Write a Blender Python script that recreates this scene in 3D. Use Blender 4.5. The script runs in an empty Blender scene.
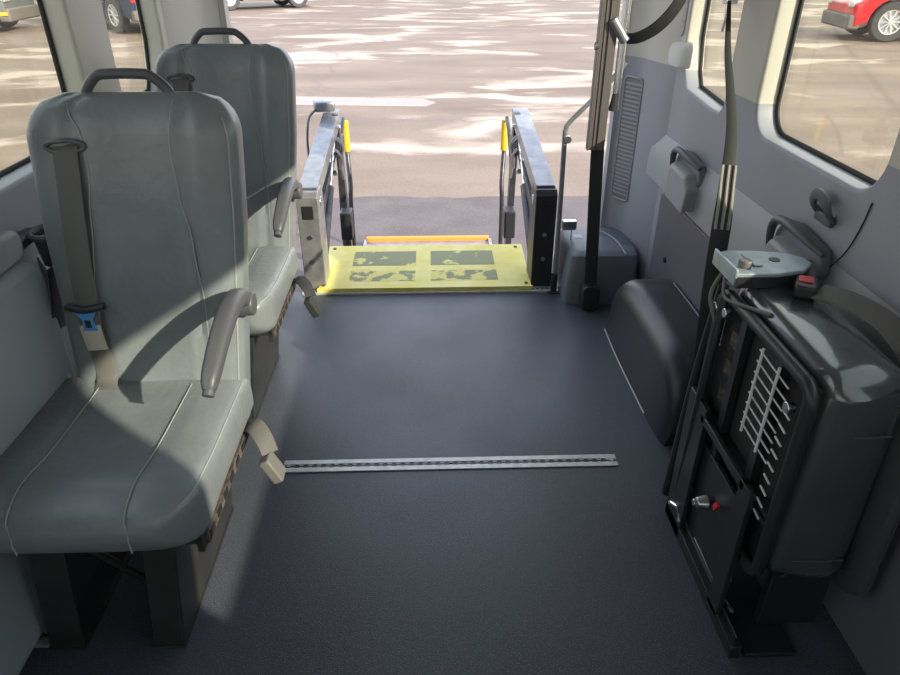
import bpy, bmesh, math, random
from mathutils import Vector, Matrix
random.seed(7)
PI = math.pi
scene = bpy.context.scene
col = scene.collection

# ---------------------------------------------------------------- camera, sky, sun, exposure
PIT, YAW = math.radians(29.8), math.radians(1.77)
cd = bpy.data.cameras.new('camera'); cam = bpy.data.objects.new('camera', cd); col.objects.link(cam)
cd.sensor_width = 36; cd.lens = 676 / 900 * 36; cd.clip_start = .03; cd.clip_end = 500
cam.location = (0, 0, 1.3); cam.rotation_euler = (PI / 2 - PIT, 0, -YAW)
scene.camera = cam
w = bpy.data.worlds.new('sky'); scene.world = w; w.use_nodes = True
wn = w.node_tree; wn.nodes.clear()
wo = wn.nodes.new('ShaderNodeOutputWorld'); wb = wn.nodes.new('ShaderNodeBackground')
wg = wn.nodes.new('ShaderNodeTexGradient'); wc = wn.nodes.new('ShaderNodeTexCoord'); wm = wn.nodes.new('ShaderNodeMapping')
wr = wn.nodes.new('ShaderNodeValToRGB'); ws = wn.nodes.new('ShaderNodeSeparateXYZ')
wn.links.new(wc.outputs['Generated'], ws.inputs[0]); wn.links.new(ws.outputs['Z'], wr.inputs[0])
wr.color_ramp.elements[0].color = (.94, .96, 1, 1); wr.color_ramp.elements[1].color = (.60, .74, 1, 1)
wn.links.new(wr.outputs[0], wb.inputs[0]); wb.inputs[1].default_value = 2.4
wn.links.new(wb.outputs[0], wo.inputs[0])
sd = bpy.data.lights.new('sun', 'SUN'); sun = bpy.data.objects.new('sun', sd); col.objects.link(sun)
sd.energy = 8.5; sd.angle = math.radians(.7); sd.color = (1, .92, .82)
sun.rotation_euler = Vector((-1, .83, -.625)).to_track_quat('-Z', 'Y').to_euler(); sun.location = (6, -5, 8)
vs = scene.view_settings; vs.view_transform = 'Standard'; vs.look = 'None'; vs.gamma = 1; vs.use_curve_mapping = False
vs.exposure = 0.0

# ---------------------------------------------------------------- materials
def mat(name, c, rough=.5, metal=0., bump=0., bscale=200., spec=.5, var=0., vscale=6., speck=None, coat=0.):
    m = bpy.data.materials.new(name); m.use_nodes = True; nt = m.node_tree; N = nt.nodes; L = nt.links
    b = N['Principled BSDF']; b.inputs['Roughness'].default_value = rough; b.inputs['Metallic'].default_value = metal
    b.inputs['Base Color'].default_value = (*c, 1); b.inputs['Specular IOR Level'].default_value = spec
    b.inputs['Coat Weight'].default_value = coat
    tc = N.new('ShaderNodeTexCoord')
    if var:
        n = N.new('ShaderNodeTexNoise'); n.inputs['Scale'].default_value = vscale; n.inputs['Detail'].default_value = 5
        L.new(tc.outputs['Object'], n.inputs['Vector'])
        r = N.new('ShaderNodeValToRGB'); r.color_ramp.elements[0].position = .35; r.color_ramp.elements[1].position = .68
        r.color_ramp.elements[0].color = (*[x * (1 - var) for x in c], 1); r.color_ramp.elements[1].color = (*[min(1, x * (1 + var)) for x in c], 1)
        L.new(n.outputs[0], r.inputs[0]); L.new(r.outputs[0], b.inputs['Base Color'])
        last = r.outputs[0]
        if speck:
            v = N.new('ShaderNodeTexNoise'); v.inputs['Scale'].default_value = speck[1]; v.inputs['Detail'].default_value = 1
            L.new(tc.outputs['Object'], v.inputs['Vector'])
            r2 = N.new('ShaderNodeValToRGB'); r2.color_ramp.elements[0].position = speck[2]; r2.color_ramp.elements[1].position = speck[2] + .05
            L.new(v.outputs[0], r2.inputs[0])
            mx = N.new('ShaderNodeMix'); mx.data_type = 'RGBA'; L.new(r2.outputs[0], mx.inputs[0]); L.new(last, mx.inputs[6]); mx.inputs[7].default_value = (*speck[0], 1)
            L.new(mx.outputs[2], b.inputs['Base Color'])
    if bump:
        n = N.new('ShaderNodeTexNoise'); n.inputs['Scale'].default_value = bscale; n.inputs['Detail'].default_value = 3
        L.new(tc.outputs['Object'], n.inputs['Vector'])
        bp = N.new('ShaderNodeBump'); bp.inputs['Strength'].default_value = bump; bp.inputs['Distance'].default_value = .002
        L.new(n.outputs[0], bp.inputs['Height']); L.new(bp.outputs[0], b.inputs['Normal'])
    return m
M = {}
M['leather'] = mat('leather', (.188, .208, .228), .34, bump=.6, bscale=65, var=.10, vscale=9)
M['leather_dark'] = mat('leather_dark', (.055, .066, .068), .22, bump=1., bscale=9, var=.1, coat=.8)
M['thread'] = mat('thread', (.30, .33, .33), .8)
M['plastic_grey'] = mat('plastic_grey', (.082, .085, .10), .42, bump=.15, bscale=300)
M['black'] = mat('black', (.02, .021, .025), .38)
M['black_cover'] = mat('black_cover', (.030, .029, .040), .36, bump=.3, bscale=260)
M['pedestal'] = mat('pedestal', (.026, .026, .028), .5, bump=.3, bscale=200, var=.25, vscale=14)
M['webbing'] = mat('webbing', (.125, .123, .12), .8, bump=.4, bscale=500)
M['webbing_dark'] = mat('webbing_dark', (.024, .025, .026), .7, bump=.4, bscale=500)
M['stripe'] = mat('stripe', (.26, .25, .23), .5)  # pale tone standing in for sun on the black belt
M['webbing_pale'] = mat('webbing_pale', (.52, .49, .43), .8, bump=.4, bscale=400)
M['blue'] = mat('blue', (.08, .28, .65), .4)
M['buckle'] = mat('buckle', (.15, .148, .14), .55)
M['red'] = mat('red', (.62, .03, .03), .35)
M['steel'] = mat('steel', (.55, .56, .58), .32, 1.)
M['chrome'] = mat('chrome', (.75, .75, .76), .2, 1.)
M['zinc'] = mat('zinc', (.36, .43, .48), .4, .4, var=.15, vscale=30)
M['rust'] = mat('rust', (.12, .095, .08), .7, .3, var=.5, vscale=60)
M['alu'] = mat('alu', (.60, .60, .60), .45, .35, var=.12, vscale=40)
M['lift_paint'] = mat('lift_paint', (.30, .30, .32), .33, .5, var=.18, vscale=18)
M['lift_dark'] = mat('lift_dark', (.045, .045, .05), .35, .3, var=.3, vscale=25)
M['lift_black'] = mat('lift_black', (.025, .024, .028), .4)
M['yellow'] = mat('yellow', (.60, .38, .02), .45, var=.1, vscale=30)
M['orange'] = mat('orange', (.62, .23, .03), .5)
M['wheel_seam'] = mat('wheel_seam', (.5, .5, .52), .5)
M['dark_panel'] = mat('dark_panel', (.115, .11, .135), .55, bump=.15, bscale=300)
M['wall_lower'] = mat('wall_lower', (.325, .34, .365), .5, bump=.2, bscale=300)
M['wall_recess'] = mat('wall_recess', (.18, .19, .215), .5, bump=.2, bscale=300)  # liner grey darkened, shade of the hollows put into the colour
M['headliner'] = mat('headliner', (.62, .61, .57), .8, bump=.2, bscale=300)
M['rubber'] = mat('rubber', (.018, .018, .018), .7)
M['door_panel'] = mat('door_panel', (.32, .37, .41), .5, bump=.2, bscale=250)
M['tyre'] = mat('tyre', (.05, .05, .05), .8)
M['rim'] = mat('rim', (.7, .7, .7), .3, .6)
M['car_glass'] = mat('car_glass', (.02, .025, .03), .08)
M['car_red'] = mat('car_red', (.55, .012, .02), .2, coat=.6)
M['car_white'] = mat('car_white', (.62, .62, .62), .25, coat=.5)
M['car_blue'] = mat('car_blue', (.03, .04, .08), .25, coat=.5)
M['car_grey'] = mat('car_grey', (.12, .13, .14), .3, coat=.4)
M['car_plastic'] = mat('car_plastic', (.15, .135, .12), .6)
M['amber'] = mat('amber', (.95, .45, .02), .3)
M['paper'] = mat('paper', (.7, .7, .72), .6)
M['paint_line'] = mat('paint_line', (.34, .28, .245), .7, var=.08, vscale=3)

def wall_mat():
    # two-tone moulded trim: blue-grey lower liner, warm light upper liner, the joint at z = .935
    m = bpy.data.materials.new('two_tone_trim'); m.use_nodes = True; N = m.node_tree.nodes; L = m.node_tree.links
    b = N['Principled BSDF']; b.inputs['Roughness'].default_value = .5
    g = N.new('ShaderNodeNewGeometry'); s = N.new('ShaderNodeSeparateXYZ'); L.new(g.outputs['Position'], s.inputs[0])
    c = N.new('ShaderNodeMath'); c.operation = 'GREATER_THAN'; c.inputs[1].default_value = .935; L.new(s.outputs['Z'], c.inputs[0])
    mx = N.new('ShaderNodeMix'); mx.data_type = 'RGBA'; mx.inputs[6].default_value = (.29, .30, .345, 1); mx.inputs[7].default_value = (.52, .50, .44, 1)
    L.new(c.outputs[0], mx.inputs[0]); L.new(mx.outputs[2], b.inputs['Base Color'])
    n = N.new('ShaderNodeTexNoise'); n.inputs['Scale'].default_value = 300; bp = N.new('ShaderNodeBump'); bp.inputs['Strength'].default_value = .15; bp.inputs['Distance'].default_value = .002
    L.new(g.outputs['Position'], n.inputs['Vector']); L.new(n.outputs[0], bp.inputs['Height']); L.new(bp.outputs[0], b.inputs['Normal'])
    return m
M['wall'] = wall_mat()

def floor_mat():
    m = bpy.data.materials.new('vinyl_floor'); m.use_nodes = True; N = m.node_tree.nodes; L = m.node_tree.links
    b = N['Principled BSDF']; g = N.new('ShaderNodeNewGeometry')
    def noise(s, d=2):
        n = N.new('ShaderNodeTexNoise'); n.inputs['Scale'].default_value = s; n.inputs['Detail'].default_value = d; L.new(g.outputs['Position'], n.inputs['Vector']); return n.outputs[0]
    def ramp(i, p0, c0, p1, c1):
        r = N.new('ShaderNodeValToRGB'); r.color_ramp.elements[0].position = p0; r.color_ramp.elements[0].color = (*c0, 1)
        r.color_ramp.elements[1].position = p1; r.color_ramp.elements[1].color = (*c1, 1); L.new(i, r.inputs[0]); return r.outputs[0]
    base = ramp(noise(2.2, 6), .35, (.050, .057, .076), .7, (.066, .074, .094))
    sp = ramp(noise(420, 1), .60, (0, 0, 0), .66, (1, 1, 1))
    mx = N.new('ShaderNodeMix'); mx.data_type = 'RGBA'; L.new(sp, mx.inputs[0]); L.new(base, mx.inputs[6]); mx.inputs[7].default_value = (.16, .18, .23, 1)
    L.new(mx.outputs[2], b.inputs['Base Color'])
    L.new(ramp(noise(3.5, 6), .3, (.34,) * 3, .75, (.50,) * 3), b.inputs['Roughness'])
    bp = N.new('ShaderNodeBump'); bp.inputs['Strength'].default_value = .5; bp.inputs['Distance'].default_value = .0015
    L.new(noise(330, 2), bp.inputs['Height']); L.new(bp.outputs[0], b.inputs['Normal'])
    return m
M['floor'] = floor_mat()

def ground_mat():
    m = bpy.data.materials.new('worn_asphalt'); m.use_nodes = True; N = m.node_tree.nodes; L = m.node_tree.links
    b = N['Principled BSDF']; b.inputs['Roughness'].default_value = .85; g = N.new('ShaderNodeNewGeometry')
    def vec(sx, sy):
        mp = N.new('ShaderNodeMapping'); mp.inputs['Scale'].default_value = (sx, sy, 1); L.new(g.outputs['Position'], mp.inputs[0]); return mp.outputs[0]
    def noise(s, d, sx=1, sy=1, dist=0):
        n = N.new('ShaderNodeTexNoise'); n.inputs['Scale'].default_value = s; n.inputs['Detail'].default_value = d; n.inputs['Distortion'].default_value = dist
        L.new(vec(sx, sy), n.inputs['Vector']); return n.outputs[0]
    def ramp(i, p0, c0, p1, c1):
        r = N.new('ShaderNodeValToRGB'); r.color_ramp.elements[0].position = p0; r.color_ramp.elements[0].color = (*c0, 1)
        r.color_ramp.elements[1].position = p1; r.color_ramp.elements[1].color = (*c1, 1); L.new(i, r.inputs[0]); return r.outputs[0]
    def mix(f, a, c):
        x = N.new('ShaderNodeMix'); x.data_type = 'RGBA'; L.new(f, x.inputs[0])
        for s, v in ((6, a), (7, c)):
            if isinstance(v, tuple): x.inputs[s].default_value = (*v, 1)
            else: L.new(v, x.inputs[s])
        return x.outputs[2]
    base = ramp(noise(.9, 8, .5, 1.2), .3, (.160, .114, .083), .72, (.250, .184, .138))
    patch = ramp(noise(.75, 12, .6, 1.1, .4), (.54), (0, 0, 0), .63, (1, 1, 1))
    c = mix(patch, base, (.43, .345, .27))
    grain = ramp(noise(60, 2), .35, (.86,) * 3, .65, (1.1,) * 3)
    # cracks
    v = N.new('ShaderNodeTexVoronoi'); v.feature = 'DISTANCE_TO_EDGE'; v.inputs['Scale'].default_value = .13
    nv = N.new('ShaderNodeTexNoise'); nv.inputs['Scale'].default_value = 1.3; nv.inputs['Detail'].default_value = 6
    L.new(g.outputs['Position'], nv.inputs['Vector'])
    add = N.new('ShaderNodeVectorMath'); add.operation = 'MULTIPLY_ADD'; L.new(nv.outputs['Color'], add.inputs[0]); add.inputs[1].default_value = (1.2, 1.2, 0); L.new(vec(.8, 1.3), add.inputs[2])
    L.new(add.outputs[0], v.inputs['Vector'])
    cr = ramp(v.outputs[0], .002, (.6,) * 3, .009, (0, 0, 0))
    c = mix(cr, c, (.17, .125, .11))
    # newer, darker strip of asphalt behind the van
    s = N.new('ShaderNodeSeparateXYZ'); L.new(g.outputs['Position'], s.inputs[0])
    ne = N.new('ShaderNodeMath'); ne.operation = 'MULTIPLY_ADD'; L.new(noise(1.2, 6), ne.inputs[0]); ne.inputs[1].default_value = .35; L.new(s.outputs['Y'], ne.inputs[2])
    lt = N.new('ShaderNodeMath'); lt.operation = 'LESS_THAN'; L.new(ne.outputs[0], lt.inputs[0]); lt.inputs[1].default_value = 6.38
    c = mix(lt.outputs[0], c, ramp(noise(3, 6), .3, (.105, .082, .078), .7, (.138, .110, .105)))
    mu = N.new('ShaderNodeMix'); mu.data_type = 'RGBA'; mu.blend_type = 'MULTIPLY'; mu.inputs[0].default_value = 1; L.new(c, mu.inputs[6]); L.new(grain, mu.inputs[7])
    L.new(mu.outputs[2], b.inputs['Base Color'])
    return m
M['ground'] = ground_mat()

def bridge_mat():
    m = bpy.data.materials.new('worn_yellow_paint'); m.use_nodes = True; N = m.node_tree.nodes; L = m.node_tree.links
    b = N['Principled BSDF']; b.inputs['Roughness'].default_value = .5; tc = N.new('ShaderNodeTexCoord')
    n = N.new('ShaderNodeTexNoise'); n.inputs['Scale'].default_value = 9; n.inputs['Detail'].default_value = 8; L.new(tc.outputs['Object'], n.inputs[0])
    r = N.new('ShaderNodeValToRGB'); r.color_ramp.elements[0].color = (.74, .62, .10, 1); r.color_ramp.elements[1].color = (.82, .73, .25, 1); r.color_ramp.elements[0].position = .35; r.color_ramp.elements[1].position = .7
    L.new(n.outputs[0], r.inputs[0]); L.new(r.outputs[0], b.inputs['Base Color']); return m
M['bridge'] = bridge_mat()
def grip_mat(nm, p):
    m = bpy.data.materials.new(nm); m.use_nodes = True; N = m.node_tree.nodes; L = m.node_tree.links
    b = N['Principled BSDF']; b.inputs['Roughness'].default_value = .8; tc = N.new('ShaderNodeTexCoord')
    n = N.new('ShaderNodeTexNoise'); n.inputs['Scale'].default_value = 14; n.inputs['Detail'].default_value = 10; L.new(tc.outputs['Object'], n.inputs[0])
    r = N.new('ShaderNodeValToRGB'); e = r.color_ramp.elements; e[0].color = (.30, .30, .17, 1); e[1].color = (.76, .68, .22, 1); e[0].position = p; e[1].position = p + .05
    L.new(n.outputs[0], r.inputs[0]); L.new(r.outputs[0], b.inputs['Base Color']); return m
M['grip'] = grip_mat('worn_grit_tape', .60); M['grip_worn'] = grip_mat('very_worn_grit_tape', .47)

def glass_mat(name, tint):
    m = bpy.data.materials.new(name); m.use_nodes = True; N = m.node_tree.nodes; L = m.node_tree.links; N.clear()
    o = N.new('ShaderNodeOutputMaterial'); t = N.new('ShaderNodeBsdfTransparent'); t.inputs[0].default_value = (*tint, 1)
    g = N.new('ShaderNodeBsdfGlossy'); g.inputs['Roughness'].default_value = .02; lw = N.new('ShaderNodeLayerWeight'); lw.inputs[0].default_value = .5; p_ = N.new('ShaderNodeMath'); p_.operation = 'POWER'; p_.inputs[1].default_value = 4; L.new(lw.outputs['Facing'], p_.inputs[0]); f = N.new('ShaderNodeMath'); f.operation = 'MULTIPLY_ADD'; f.inputs[1].default_value = .5; f.inputs[2].default_value = .03; L.new(p_.outputs[0], f.inputs[0])
    x = N.new('ShaderNodeMixShader'); L.new(f.outputs[0], x.inputs[0]); L.new(t.outputs[0], x.inputs[1]); L.new(g.outputs[0], x.inputs[2]); L.new(x.outputs[0], o.inputs[0]); return m
M['glass'] = glass_mat('window_glass', (.93, .93, .85))

# ---------------------------------------------------------------- mesh helpers
def obj(name, bm, m, parent=None, smooth=True, bevel=0., loc=None):
    me = bpy.data.meshes.new(name)
    bmesh.ops.remove_doubles(bm, verts=bm.verts, dist=1e-6)
    bmesh.ops.recalc_face_normals(bm, faces=bm.faces)
    bm.to_mesh(me); bm.free()
    ob = bpy.data.objects.new(name, me); col.objects.link(ob)
    me.materials.append(M[m] if isinstance(m, str) else m)
    if parent: ob.parent = parent
    if loc: ob.location = loc
    if bevel:
        b = ob.modifiers.new('bevel', 'BEVEL'); b.width = bevel; b.segments = 3; b.limit_method = 'ANGLE'; b.angle_limit = .6
    if smooth:
        me.shade_smooth() if hasattr(me, 'shade_smooth') else None
        me.set_sharp_from_angle(angle=math.radians(38))
    return ob
def thing(name, label, cat, loc=(0, 0, 0), rz=0, group=None):
    o = bpy.data.objects.new(name, None); col.objects.link(o); o.location = loc; o.rotation_euler = (0, 0, rz); o.empty_display_size = .1
    return tag(o, label, cat, group)
def tag(o, label, cat, group=None, kind=None):
    o['label'] = label; o['category'] = cat
    if group: o['group'] = group
    if kind: o['kind'] = kind
    return o
def struct(o): o['kind'] = 'structure'; return o
def B(): return bmesh.new()
def box(bm, x0, x1, y0, y1, z0, z1, rot=None):
    vs_ = [bm.verts.new(p) for p in ((x0, y0, z0), (x1, y0, z0), (x1, y1, z0), (x0, y1, z0), (x0, y0, z1), (x1, y0, z1), (x1, y1, z1), (x0, y1, z1))]
    for f in ((0, 1, 2, 3), (4, 5, 6, 7), (0, 1, 5, 4), (1, 2, 6, 5), (2, 3, 7, 6), (3, 0, 4, 7)): bm.faces.new([vs_[i] for i in f])
    if rot:
        c = Vector(((x0 + x1) / 2, (y0 + y1) / 2, (z0 + z1) / 2)); bmesh.ops.rotate(bm, verts=vs_, cent=c, matrix=Matrix.Rotation(rot[1], 3, rot[0]))
    return bm
def cyl(bm, a, b, r, r2=None, n=20, cap=True):
    a, b = Vector(a), Vector(b); d = (b - a); q = d.to_track_quat('Z', 'Y'); r2 = r if r2 is None else r2
    A = [bm.verts.new(a + q @ Vector((r * math.cos(2 * PI * i / n), r * math.sin(2 * PI * i / n), 0))) for i in range(n)]
    C = [bm.verts.new(b + q @ Vector((r2 * math.cos(2 * PI * i / n), r2 * math.sin(2 * PI * i / n), 0))) for i in range(n)]
    for i in range(n): bm.faces.new((A[i], A[(i + 1) % n], C[(i + 1) % n], C[i]))
    if cap: bm.faces.new(A[::-1]); bm.faces.new(C)
    return bm
def smooth_path(pts, k=6):
    P = [Vector(p) for p in pts]; out = []
    for i in range(len(P) - 1):
        p0, p1, p2, p3 = P[max(i - 1, 0)], P[i], P[i + 1], P[min(i + 2, len(P) - 1)]
        for j in range(k):
            t = j / k; out.append(.5 * ((2 * p1) + (p2 - p0) * t + (2 * p0 - 5 * p1 + 4 * p2 - p3) * t * t + (3 * p1 - p0 - 3 * p2 + p3) * t ** 3))
    return out + [P[-1]]
def tube(bm, pts, r, n=12, k=0, sec=None, up=None):
    """sweep; r number or list; sec=(a,b) gives an elliptical/flat section of half-sizes a (side) and b (up)"""
    P = smooth_path(pts, k) if k else [Vector(p) for p in pts]
    rings = []; prev = None
    for i, p in enumerate(P):
        t = (P[min(i + 1, len(P) - 1)] - P[max(i - 1, 0)]).normalized()
        if up is not None: side = t.cross(Vector(up)).normalized()
        elif prev is None: side = t.orthogonal().normalized()
        else: side = (prev - t * prev.dot(t)).normalized()
        prev = side; u = side.cross(t).normalized()
        f = i / (len(P) - 1)
        rr = r if not isinstance(r, (list, tuple)) else (lambda x: r[int(x)] + (r[min(int(x) + 1, len(r) - 1)] - r[int(x)]) * (x - int(x)))(f * (len(r) - 1))
        a, b = (rr, rr) if sec is None else (sec[0] * rr, sec[1] * rr)
        ring = []
        for j in range(n):
            th = 2 * PI * j / n; cx, sy = math.cos(th), math.sin(th)
            if sec is not None and len(sec) > 2:
                e = 2 / sec[2]; cx = math.copysign(abs(cx) ** e, cx); sy = math.copysign(abs(sy) ** e, sy)
            ring.append(bm.verts.new(p + side * a * cx + u * b * sy))
        rings.append(ring)
    for A, C in zip(rings, rings[1:]):
        for j in range(n): bm.faces.new((A[j], A[(j + 1) % n], C[(j + 1) % n], C[j]))
    bm.faces.new(rings[0][::-1]); bm.faces.new(rings[-1]); return bm
def strap(bm, pts, w, t=.002, up=(1, 0, 0), k=6):
    """flat webbing: wide direction is 'up'"""
    return tube(bm, pts, 1, n=8, k=k, sec=(t, w / 2, 6), up=up)
def prism(bm, poly, axis, a, b):
    """poly of 2D points extruded along axis from a to b; axis x -> (y,z), y -> (x,z), z -> (x,y)"""
    def P(u, v, s): return {'x': (s, u, v), 'y': (u, s, v), 'z': (u, v, s)}[axis]
    A = [bm.verts.new(P(u, v, a)) for u, v in poly]; C = [bm.verts.new(P(u, v, b)) for u, v in poly]; n = len(poly)
    for i in range(n): bm.faces.new((A[i], A[(i + 1) % n], C[(i + 1) % n], C[i]))
    bm.faces.new(A[::-1]); bm.faces.new(C); return bm
def rrect(x0, x1, y0, y1, r, n=6):
    out = []
    for cx, cy, a0 in ((x1 - r, y1 - r, 0), (x0 + r, y1 - r, 90), (x0 + r, y0 + r, 180), (x1 - r, y0 + r, 270)):
        for i in range(n + 1):
            a = math.radians(a0 + 90 * i / n); out.append((cx + r * math.cos(a), cy + r * math.sin(a)))
    return out
def sheet(name, m, axis, pos, thick, outer, holes, parent=None, bv=0.):
    """plate with holes; local 2D (u,v) -> axis plane; occupies pos-thick/2..pos+thick/2"""
    cu = bpy.data.curves.new(name, 'CURVE'); cu.dimensions = '2D'; cu.fill_mode = 'BOTH'; cu.extrude = thick / 2 - bv; cu.bevel_depth = bv; cu.bevel_resolution = 3; cu.offset = -bv
    for lp in [outer] + holes:
        s = cu.splines.new('POLY'); s.points.add(len(lp) - 1); s.use_cyclic_u = True
        for p, (u, v) in zip(s.points, lp): p.co = (u, v, 0, 1)
    tmp = bpy.data.objects.new('tmp', cu); me = bpy.data.meshes.new_from_object(tmp)
    bpy.data.objects.remove(tmp); bpy.data.curves.remove(cu)
    for v in me.vertices:
        u, ww, s = v.co
        v.co = {'x': (pos + s, u, ww), 'y': (u, pos + s, ww), 'z': (u, ww, pos + s)}[axis]
    bm = bmesh.new(); bm.from_mesh(me); bpy.data.meshes.remove(me)
    return obj(name, bm, m, parent, smooth=False)
def loft(bm, rings):
    R = [[bm.verts.new(p) for p in r] for r in rings]; n = len(R[0])
    for A, C in zip(R, R[1:]):
        for j in range(n): bm.faces.new((A[j], A[(j + 1) % n], C[(j + 1) % n], C[j]))
    bm.faces.new(R[0][::-1]); bm.faces.new(R[-1]); return bm
def copy_tree(o, parent=None):
    c = o.copy(); col.objects.link(c)
    if parent: c.parent = parent
    for ch in list(o.children): copy_tree(ch, c)
    return c

# ---------------------------------------------------------------- the setting
XR, XL, T = .90, -.90, .07
ZC = 1.92; YF, YB = -2.3, 2.95
fl = B(); box(fl, XL - T, XR + T, YF, 2.69, -.04, 0); struct(obj('floor', fl, 'floor', smooth=False))
cl = B(); box(cl, XL - T, XR + T, YF, YB, ZC, ZC + .05); struct(obj('ceiling', cl, 'headliner', smooth=False))
bt = B(); box(bt, XL - T, XR + T, YF, 2.62, -.16, -.05); box(bt, XL - T - .01, XR + T + .01, 2.60, 2.66, -.34, -.05); struct(obj('trim_1', bt, 'black', smooth=False))
outer = [(YF, 0), (YB, 0), (YB, ZC), (YF, ZC)]
wins = [(-.20, 1.12), (1.30, 1.90), (2.12, 2.53), (-1.95, -1.0)]
def win_poly(i, y0, y1, g=0.):
    z0, z1 = .862 - g, 1.58 + g
    if i == 2:   # the small rear pane: lower rear corner is cut slantwise
        return [(y0 - g, z0 + .03), (y0 + .03, z0), (y0 + .10, z0), (y1 - .07, z0 + .02), (y1 - .03, z0 + .07), (y1 + g, z0 + .17), (y1 + g, z1 - .06), (y1 - .06, z1), (y0 + .05, z1), (y0 - g, z1 - .05)]
    return rrect(y0 - g, y1 + g, z0, z1, .085 + g, 8)
holes = [win_poly(i, a, b) for i, (a, b) in enumerate(wins)]
def side_wall(side, x, s):
    w_ = struct(sheet('wall_' + side, 'wall', 'x', x + s * T / 2, T, outer, holes, bv=.010))
    w_.data.shade_smooth(); w_.data.set_sharp_from_angle(angle=math.radians(50))
side_wall('right', XR, 1); side_wall('left', XL, -1)
wn_ = 1
for s in (1, -1):
    x = s * (.90 + T - .008)
    for i, (a, b) in enumerate(wins):
        g = B(); prism(g, win_poly(i, a, b, -.004), 'x', x, x + s * .004)
        wo_ = struct(obj('window_%d' % wn_, g, 'glass', smooth=False)); wn_ += 1
        se = B(); P = [(x - s * .004, u, v) for u, v in win_poly(i, a, b, -.004)]; P.append(P[0]); tube(se, P, .006, n=8); obj('window_seal', se, 'rubber', wo_)
# rear wall round the open doors, cab front with windscreen
struct(sheet('wall_rear', 'wall', 'y', YB - .03, .06, [(XL - T, -.04), (-.80, -.04), (-.79, 1.2), (-.74, 1.68), (-.68, 1.74), (.68, 1.74), (.74, 1.68), (.79, 1.2), (.80, -.04), (XR + T, -.04), (XR + T, ZC), (XL - T, ZC)], []))
ws_poly = rrect(-.82, .82, .72, 1.6, .1)
struct(sheet('wall_front', 'wall', 'y', YF, .06, [(XL - T, -.04), (XR + T, -.04), (XR + T, ZC), (XL - T, ZC)], [ws_poly]))
g = B(); prism(g, ws_poly, 'y', YF - .01, YF - .005); struct(obj('window_9', g, 'glass', smooth=False))
# corner pillars: moulded trim turning in from the side wall to the door opening
def pillar(s, nm):
    prof = smooth_path([(.905, 2.56, 0), (.885, 2.62, 0), (.862, 2.72, 0), (.842, 2.82, 0), (.80, 2.885, 0), (.775, 2.90, 0)], 5)
    pts = [(s * p.x, p.y) for p in prof] + [(s * .775, 2.955), (s * .905, 2.955)]
    bm = B(); R = []
    for z in (0, .2, .6, .935, 1.2, 1.5, ZC):
        k = .0 if z < 1.2 else (z - 1.2) * .05
        R.append([(x - s * k * (1 if abs(x) < .9 else 0), y, z) for x, y in pts])
    loft(bm, R); return struct(obj(nm, bm, 'wall'))
pillar(1, 'trim_2'); pillar(-1, 'trim_3')
# lower liner steps: the moulded ledge that bulges out below the windows
def liner(s, nm, y0, y1):
    sec = [(.905, .70), (.897, .69), (.885, .655), (.876, .63), (.873, .58), (.873, .52), (.905, .50)]
    bm = B(); prism(bm, [(s * x, z) for x, z in sec], 'y', y0, y1); return struct(obj(nm, bm, 'wall_lower', bevel=.003))
liner(1, 'trim_4', .2, 2.68)
liner(-1, 'trim_5', 1.46, 2.68)
# dark flat access panel under the ledge on the right wall
bm = B(); prism(bm, [(.0, .02), (2.455, .02), (2.455, .50), (2.43, .515), (.0, .515)], 'x', .872, .899)
dp = tag(obj('access_panel', bm, 'dark_panel', bevel=.004), 'dark grey flat plastic panel on the right side wall beside the black wheel cover', 'panel')
for y, z in ((2.30, .30), (2.13, .24), (1.98, .22)):
    b_ = B(); cyl(b_, (.866, y, z), (.874, y, z), .011); obj('plug', b_, 'black', dp)
# sliding-door inner panel at the left wall
bm = B(); prism(bm, rrect(-.35, 1.37, .03, .735, .05), 'x', -.895, -.835)
dr = struct(obj('door_1', bm, 'door_panel', bevel=.02))
bm = B(); prism(bm, rrect(-.3, 1.36, .735, .80, .02), 'x', -.895, -.855); obj('door_cap', bm, 'wall_lower', dr, bevel=.01)
# floor edge + door sill track
bm = B(); box(bm, -.56, .56, 2.655, 2.70, -.03, .008)
sill = struct(obj('trim_6', bm, 'alu', bevel=.002))
bm = B()
for i in range(52): cyl(bm, (-.54 + i * .021, 2.677, .008), (-.54 + i * .021, 2.677, .0086), .006, n=10)
obj('track_slots', bm, 'black', sill)
# outside ground
bm = B(); box(bm, -60, 60, -30, 90, -.92, -.72); struct(obj('ground', bm, 'ground', smooth=False))
bm = B(); prism(bm, [(-5.5, 10.95), (-.05, 10.45), (.12, 10.75), (-.1, 11.05), (-5.5, 11.75)], 'z', -.7195, -.714)
tag(obj('painted_strip', bm, 'paint_line', smooth=False), 'faded pale strip painted across the asphalt behind the van lift', 'road marking')

# ---------------------------------------------------------------- vents
def vent(label, x, y0, y1, z0, z1, n, s=1, tilt=0.):
    loc = (x, (y0 + y1) / 2, (z0 + z1) / 2); hy = (y1 - y0) / 2; hz = (z1 - z0) / 2
    t = thing('air_vent', label, 'vent', loc, tilt)
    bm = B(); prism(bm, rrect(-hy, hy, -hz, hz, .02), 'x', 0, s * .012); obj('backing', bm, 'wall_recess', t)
    bm = B(); P = [(-s * .002, u, v) for u, v in rrect(-hy, hy, -hz, hz, .02)]; P.append(P[0]); tube(bm, P, .004, n=8); obj('frame', bm, 'wall_lower', t)
    for i in range(n):
        z = -hz + (i + .5) * 2 * hz / n
        if abs(z) > hz - .012: continue
        bm = B(); box(bm, min(-s * .004, s * .002), max(-s * .004, s * .002), -hy + .005, hy - .005, z - hz / n * .45, z + hz / n * .45); obj('slat', bm, 'wall_lower', t, smooth=False)
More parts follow.
